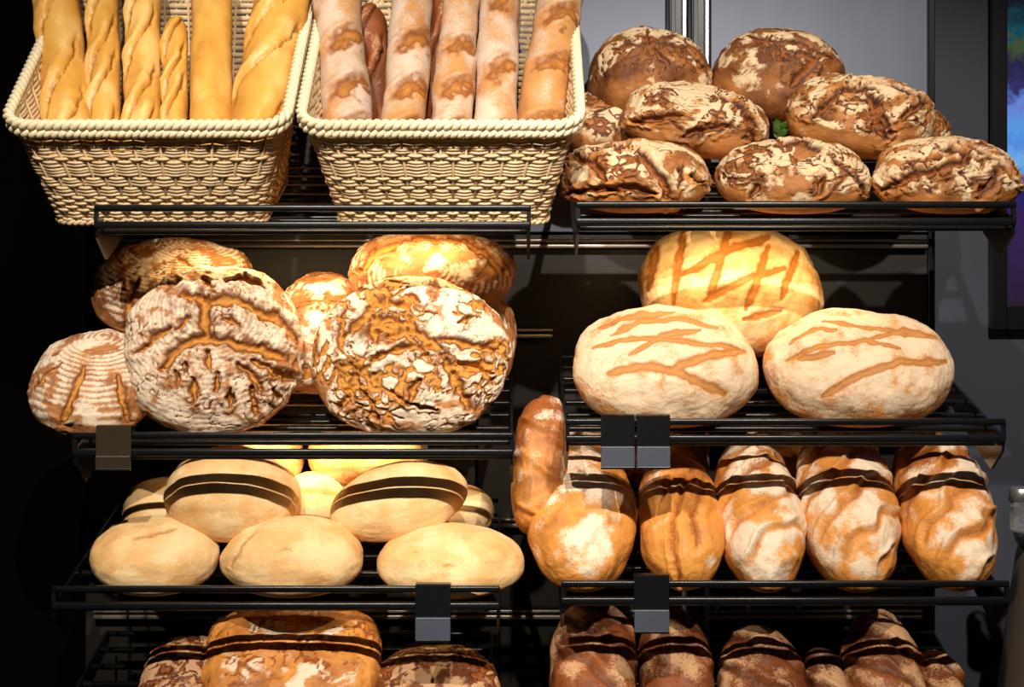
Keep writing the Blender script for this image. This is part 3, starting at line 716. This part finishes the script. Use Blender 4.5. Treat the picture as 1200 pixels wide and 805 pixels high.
def basket(cx_px, label, tilt=20):
    c = at(cx_px, 262, 0.022)
    r = empty('wicker_basket', c, (math.radians(tilt), 0, 0))
    tag(r, label, 'basket', 'wicker baskets of baguettes')
    hb, ht = 0.153, 0.195           # half widths, foot and rim
    yb0, yb1, yt0, yt1 = 0.0, 0.27, -0.05, 0.33
    zf, zb = 0.155, 0.285           # rim height, front and back
    NS = 76                         # stakes round the basket
    SUB = 6
    m = NS * SUB
    lo = rrect(-hb, hb, yb0, yb1, 0.025, m); hi = rrect(-ht, ht, yt0, yt1, 0.035, m)
    zr = zf + (zb - zf) * (hi[:, 1] - yt0) / (yt1 - yt0)
    def ring(t):
        xy = lo + (hi - lo) * t
        return np.concatenate([xy, (zr * t)[:, None]], 1)
    # outward direction
    mid = ring(0.5); tan = np.roll(mid, -1, 0) - np.roll(mid, 1, 0)
    up = ring(1.0) - ring(0.0); ln = np.linalg.norm(up, axis=1); upn = up / ln[:, None]
    out = np.cross(tan, upn); out /= np.linalg.norm(out, axis=1)[:, None]
    ROWS = 30
    ph = np.arange(m) / SUB * math.pi
    w = MB(); rnd = np.random.RandomState(int(cx_px)); flip = set(rnd.choice(ROWS, 8, replace=False).tolist())
    for k in range(ROWS):
        t = (k + 0.5) / ROWS
        wob = 0.0006 * np.interp(np.arange(m), np.linspace(0, m, 30), rnd.normal(size=30))
        P = ring(t) + out * (0.0020 * np.cos(ph + (math.pi if k in flip else 0)))[:, None] + upn * wob[:, None]
        w.tube(P, 0.0023, ln / ROWS * 0.46, n=6, closed=True, frames=upn)
    wv = w.build('weave', M['wicker'], r, True); tag(wv, kind='stuff')
    s = MB()
    for i in range(NS):
        j = i * SUB
        a = ring(0.0)[j]; b = ring(1.0)[j]
        s.tube([a, (a + b) / 2, b], 0.0020, 0.0026, n=6)
    sk = s.build('stakes', M['wicker'], r, True); tag(sk, kind='stuff')
    # braided rim: two stacked ropes of two strands each, and a foot rope
    def rope(t, off_up, off_out, rad, strand, turns, name, mat):
        mb = MB(); mm = turns * 10
        P = ring(t); U = upn; O = out
        f = np.linspace(0, m, mm, endpoint=False)
        ip = lambda A: np.stack([np.interp(f, np.arange(m + 1), np.append(A[:, i], A[0, i])) for i in range(3)], 1)
        P, U, O = ip(P), ip(U), ip(O)
        ang = np.arange(mm) / mm * turns * 2 * math.pi
        for h in (0, math.pi):
            Q = P + U * (off_up + rad * np.sin(ang + h))[:, None] + O * (off_out + rad * np.cos(ang + h))[:, None]
            mb.tube(Q, strand, strand, n=7, closed=True, frames=U)
        return mb.build(name, mat, r, True)
    rope(1.0, 0.006, 0.003, 0.0042, 0.0048, 62, 'upper_rim_braid', M['wicker_rim'])
    rope(1.0, -0.006, 0.0055, 0.0036, 0.0044, 70, 'lower_rim_braid', M['wicker_rim'])
    rope(0.0, 0.003, 0.001, 0.0022, 0.0030, 60, 'foot_braid', M['wicker'])
    b = MB(); n = 12                # woven floor
    for k in range(n):
        x = -hb + 0.012 + (2 * hb - 0.024) * k / (n - 1)
        b.box((x - 0.009, 0.006, 0.001), (x + 0.009, 0.262, 0.004))
    bo = b.build('floor_mat', M['wicker'], r); tag(bo, kind='stuff')
    return r
basket(187, 'wicker basket of yellow baguettes at the dark end of the top shelf')
basket(519, 'wicker basket of floured baguettes beside the rye loaves')

def baguette(label, group, x145, x0, wpx, mat, seed, top=-75, ya=0.045, yb=0.17, cuts=4, slope=1.0, flour=0.2, toast=0.0, bottom=205, patch=False):
    """long stick standing in the basket, leaning on its back"""
    A = at(x145, 145, ya); B = at(x0, 0, yb)
    dirv = (B - A); per = dirv / 145.0
    P0 = A - per * (bottom - 145); P1 = A + per * (145 - top)
    L = (P1 - P0).length; R_ = 0.95 * wpx * K * (D + (ya + yb) / 2) / D / 2
    nl, nr = 190, 90
    s = np.linspace(0, 1, nl); s = 0.5 - 0.5 * np.cos(s * math.pi) * (0.35 + 0.65 * np.abs(np.cos(s * math.pi)) ** 0)  # denser ends
    th = np.linspace(0, 2 * math.pi, nr, endpoint=False)
    S, T = np.meshgrid(s, th, indexing='ij')
    end = np.minimum(S, 1 - S) * L / R_
    prof = np.clip(1 - (1 - np.clip(end / 1.9, 0, 1)) ** 2, 0, 1) ** 0.62
    so = np.array([seed * 5.1, seed * 2.7, seed * 9.3])
    rad = R_ * prof
    # local frame: x across, z along the stick, -y the scored face
    X = rad * np.sin(T); Y = -rad * np.cos(T) * 0.92; Z = S * L
    q = np.stack([X.ravel(), Y.ravel(), Z.ravel()], 1); g = q / 0.1
    nrm = np.stack([np.sin(T).ravel(), -np.cos(T).ravel(), np.zeros(S.size)], 1)
    face = sst(-0.05, 0.45, np.cos(T).ravel())
    z = q[:, 2] / L; x = q[:, 0] / R_
    crack = np.zeros(len(q)); ears = np.zeros(len(q)); disp = R_ * 0.10 * fbm(g * np.array([1, 1, 1.6]) + so, 2)
    for k in range(cuts):
        zc = (k + 0.55 + 0.15 * math.sin(seed * 3 + k * 2.1)) / cuts
        dz = (z - zc) * L
        wob = fbm(g * 6 + so, 2)
        if patch:      # short burst cut: a golden tear with a raised dark edge
            ta = math.radians(slope * 38 + 8 * math.sin(seed + k))
            e1 = x * R_ * math.cos(ta) + dz * math.sin(ta); e2 = -x * R_ * math.sin(ta) + dz * math.cos(ta)
            m_ = np.exp(-(np.abs(e1 - 0.35 * R_) / (1.05 * R_)) ** 4) * face
            tear = np.exp(-((e2 + 0.18 * R_ * wob) / (0.44 * R_ * (1 + 0.9 * wob))) ** 2) * m_
            edge = np.exp(-((e2 - 0.42 * R_ + 0.15 * R_ * wob) / (0.10 * R_)) ** 2) * m_
            crack = np.maximum(crack, np.maximum((0.74 + 0.3 * wob) * tear, 0.36 * edge))
            disp = disp - 0.0050 * np.exp(-((e2 - 0.22 * R_) / (0.2 * R_)) ** 2) * m_ + 0.0045 * np.exp(-((e2 - 0.62 * R_) / (0.18 * R_)) ** 2) * m_
        else:          # long slanting cut: a crease under a rounded lip
            ln_ = 0.66 / cuts
            xl = slope * np.tanh(dz / (ln_ * L * 0.60)) * 0.85
            sd = (x - xl + 0.10 * wob) * R_
            m_ = sst(1.3, 0.8, np.abs(dz) / (ln_ * L)) * face
            c = np.exp(-(sd / 0.0022) ** 2) * m_
            lip = np.exp(-((sd + 0.42 * R_) / (0.30 * R_)) ** 2) * m_
            crack = np.maximum(crack, 0.5 * c)
            ears = np.maximum(ears, lip)
            disp = disp - 0.0050 * c + 0.0055 * lip
    fl = np.clip(flour + 0.35 * ears + 0.55 * fbm(g * np.array([2, 2, 1.2]) + so + 4, 3), 0, 1) * sst(-0.5, 0.3, np.cos(T).ravel()) * (1 - crack)
    tst = np.clip(0.35 + toast + 0.5 * fbm(g * np.array([2, 2, 1.0]) + so + 14, 3) - 0.45 * np.cos(T).ravel() - 0.25 * ears + 0.15, 0, 1)
    V = q + nrm * (disp * prof.ravel())[:, None]
    idx = np.arange(nl * nr).reshape(nl, nr); nx = np.roll(idx, -1, 1)
    Q = np.stack([idx[:-1], nx[:-1], nx[1:], idx[1:]], -1).reshape(-1, 4)
    me = make_mesh('baguette', V, Q, M[mat], dict(crack=crack, flour=fl, toast=tst))
    o = link('baguette', me); o.location = P0
    zax = dirv.normalized(); xax = Vector((1, 0, 0)); yax = zax.cross(xax).normalized(); xax = yax.cross(zax)
    from mathutils import Matrix
    o.rotation_euler = Matrix((xax, yax, zax)).transposed().to_euler()
    tag(o, label, 'baguette', group)
    return o
G = 'yellow baguettes in the basket'
baguette('thick twisted yellow baguette at the dark end of the basket', G, 80, 66, 58, 'yellow', 1, slope=1.0, cuts=4)
baguette('slim yellow baguette second from the dark basket end', G, 122, 121, 40, 'yellow', 2, slope=1.0, cuts=5)
baguette('slim yellow baguette with floury cuts, third from the dark basket end', G, 167, 168, 44, 'yellow', 3, slope=1.0, cuts=5, flour=0.35)
baguette('short thin yellow baguette whose tip ends below the others', G, 205, 206, 31, 'yellow', 4, top=20, slope=1.0, cuts=4, ya=0.06, yb=0.16)
baguette('smooth uncut yellow baguette beside the widest one', G, 247, 249, 52, 'yellow', 5, cuts=0)
baguette('widest yellow baguette with long sweeping cuts, leaning on the basket edge', G, 303, 331, 70, 'yellow', 6, slope=1.1, cuts=4)
G = 'floured baguettes in the basket'
baguette('thick floured baguette beside the yellow basket', G, 408, 394, 60, 'floured', 11, slope=0.9, cuts=5, flour=0.6, patch=True)
baguette('shaded dark brown baguette standing behind the first floured ones', G, 441, 432, 40, 'dark', 12, top=4, cuts=3, flour=0.0, toast=0.2, ya=0.13, yb=0.20)
baguette('floured baguette with two short cuts, right of the dark brown one', G, 473, 483, 53, 'floured', 13, slope=0.8, cuts=5, flour=0.55, patch=True)
baguette('dark brown baguette at the back between two floured ones', G, 507, 516, 36, 'dark', 14, cuts=3, flour=0.0, toast=0.2, ya=0.13, yb=0.21)
baguette('floured baguette with broad golden cuts in the middle of the basket', G, 528, 541, 49, 'floured', 15, slope=0.9, cuts=5, flour=0.5, patch=True)
baguette('pale floured baguette with a single long cut, second from the rye loaves', G, 580, 586, 51, 'floured', 16, slope=1.3, cuts=4, flour=0.65, patch=True)
baguette('golden floured baguette nearest the rye loaves', G, 632, 657, 58, 'floured', 17, slope=0.9, cuts=4, flour=0.35, patch=True)

# ------------------------------------------------------------------ screen on the wall
r = empty('wall_screen', at(1240, 200, 0.58))
tag(r, 'black framed screen glowing blue and purple on the wall', 'screen')
a, b = at(1165, 386, 0.59), at(1400, -150, 0.59)
c0 = r.location
k = K * (D + 0.55) / D
MB().box((a.x - c0.x, 0.018, a.z - c0.z), (b.x - c0.x, 0.0395, b.z - c0.z), 0.003).build('housing', M['black_metal'], r)
for nm, (xa, xb, za, zb_) in dict(bezel_side=(1163, 1181, -150, 386), bezel_bottom=(1181, 1400, 358, 386)).items():
    p_, q_ = at(xa, zb_, 0.585), at(xb, za, 0.585)
    MB().box((p_.x - c0.x, 0.006, p_.z - c0.z), (q_.x - c0.x, 0.021, q_.z - c0.z), 0.002).build('bezel', M['black_metal'], r)
ms = bpy.data.materials.new('screen_picture'); ms.use_nodes = True
nt = ms.node_tree; bs = nt.nodes['Principled BSDF']; bs.inputs['Base Color'].default_value = (0.01, 0.01, 0.01, 1); bs.inputs['Roughness'].default_value = 0.2
tc = nt.nodes.new('ShaderNodeTexCoord'); sx_ = nt.nodes.new('ShaderNodeSeparateXYZ'); nt.links.new(tc.outputs['Generated'], sx_.inputs[0])
rp = nt.nodes.new('ShaderNodeValToRGB')
els = [(0.0, (40, 20, 50)), (0.22, (52, 30, 92)), (0.27, (24, 30, 120)), (0.30, (70, 110, 220)), (0.33, (120, 190, 250)), (0.385, (90, 150, 240)), (0.395, (90, 170, 250)), (0.47, (110, 140, 230)), (0.50, (50, 50, 110)),
       (0.56, (30, 32, 70)), (0.60, (70, 84, 50)), (0.63, (10, 80, 90)), (0.70, (16, 20, 40))]
for i, (p_, c_) in enumerate(els):
    e = rp.color_ramp.elements[i] if i < 2 else rp.color_ramp.elements.new(p_)
    e.position = p_; e.color = srgb(*c_)
nz = nt.nodes.new('ShaderNodeTexNoise'); nz.inputs['Scale'].default_value = 60; nz.inputs['Detail'].default_value = 4
nt.links.new(tc.outputs['Object'], nz.inputs['Vector'])
mu = nt.nodes.new('ShaderNodeMath'); mu.operation = 'MULTIPLY_ADD'; mu.inputs[1].default_value = 0.10
mu2 = nt.nodes.new('ShaderNodeMath'); mu2.operation = 'SUBTRACT'; mu2.inputs[1].default_value = 0.05
nt.links.new(nz.outputs['Fac'], mu.inputs[0]); nt.links.new(sx_.outputs['Z'], mu.inputs[2]); nt.links.new(mu.outputs[0], mu2.inputs[0])
nt.links.new(mu2.outputs[0], rp.inputs[0]); nt.links.new(rp.outputs[0], bs.inputs['Emission Color']); bs.inputs['Emission Strength'].default_value = 0.8
p_, q_ = at(1180, 359, 0.59), at(1400, -150, 0.59)
MB().box((p_.x - c0.x, 0.012, p_.z - c0.z), (q_.x - c0.x, 0.02, q_.z - c0.z)).build('display', ms, r)

# ------------------------------------------------------------------ counter end and glass
cc = at(1318, 620, 0.30); kk = K * (D + 0.3) / D
r = empty('round_counter', (cc.x, 0.30, 0))
tag(r, 'rounded taupe counter end with a pale top beside the shelves', 'counter')
zt = cc.z
prof = [(0.20, 0.0), (0.205, zt - 0.30), (0.195, zt - 0.22), (0.180, zt - 0.10), (0.172, zt - 0.045), (0.168, zt - 0.03)]
MB().lathe([(p[0], p[1]) for p in prof], n=64).build('body', M['counter'], r, True)
MB().lathe([(0.160, zt - 0.03), (0.172, zt - 0.026), (0.176, zt - 0.012), (0.174, zt - 0.002), (0.166, zt)], n=64).build('top', M['counter_top'], r, True)
gl = bpy.data.materials.new('glass'); gl.use_nodes = True
g_ = gl.node_tree.nodes['Principled BSDF']; g_.inputs['Transmission Weight'].default_value = 0.9; g_.inputs['Roughness'].default_value = 0.08; g_.inputs['Base Color'].default_value = (0.8, 0.82, 0.85, 1)
gp = at(1197, 628, 0.26)
r = empty('glass_shaker', (gp.x, 0.26, zt))
tag(r, 'small glass shaker with a metal cap standing on the round counter', 'shaker')
kk = K * (D + 0.26) / D
MB().lathe([(12 * kk, 0.0), (13.5 * kk, 0.002), (13.5 * kk, 30 * kk), (12.5 * kk, 36 * kk)], n=10).build('jar', gl, r, False)
MB().lathe([(13.5 * kk, 36 * kk), (14.5 * kk, 37 * kk), (14.5 * kk, 50 * kk), (12 * kk, 53 * kk)], n=24).build('cap', M['chrome'], r, True)

# ------------------------------------------------------------------ green sprig tucked in the pile of rye loaves
M['leaf'] = mat_plain('leaf_green', srgb(58, 92, 30), 0.5, 0.0, 0.4, 120)
r = empty('herb_sprig', at(914, 168, 0.20))
tag(r, 'small green herb sprig tucked between the rye loaves', 'herb')
MB().tube([(0, 0, 0), (0.002, 0, 0.012), (-0.001, 0, 0.026)], 0.0011, n=6).build('stem', M['leaf'], r, True)
lm = MB().add([(0, 0, 0), (0.005, 0.001, 0.006), (0.0055, 0.002, 0.011), (0, 0.004, 0.018), (-0.0055, 0.002, 0.011), (-0.005, 0.001, 0.006), (0, -0.0015, 0.008)],
              [(0, 1, 6), (1, 2, 6), (2, 3, 6), (3, 4, 6), (4, 5, 6), (5, 0, 6)]).mesh('leaf', True)
lm.materials.append(M['leaf'])
for k in range(11):
    a = 2.4 * k
    link('leaf', lm, r, (0.001, 0, 0.006 + 0.0019 * k), (0.35 + 0.5 * math.cos(a), 1.0 * math.sin(a), a))

if __name__ == '__main__':
    import os
    if os.environ.get('LOAF_REPORT'):
        for x in REPORT: print('LOAF', x)
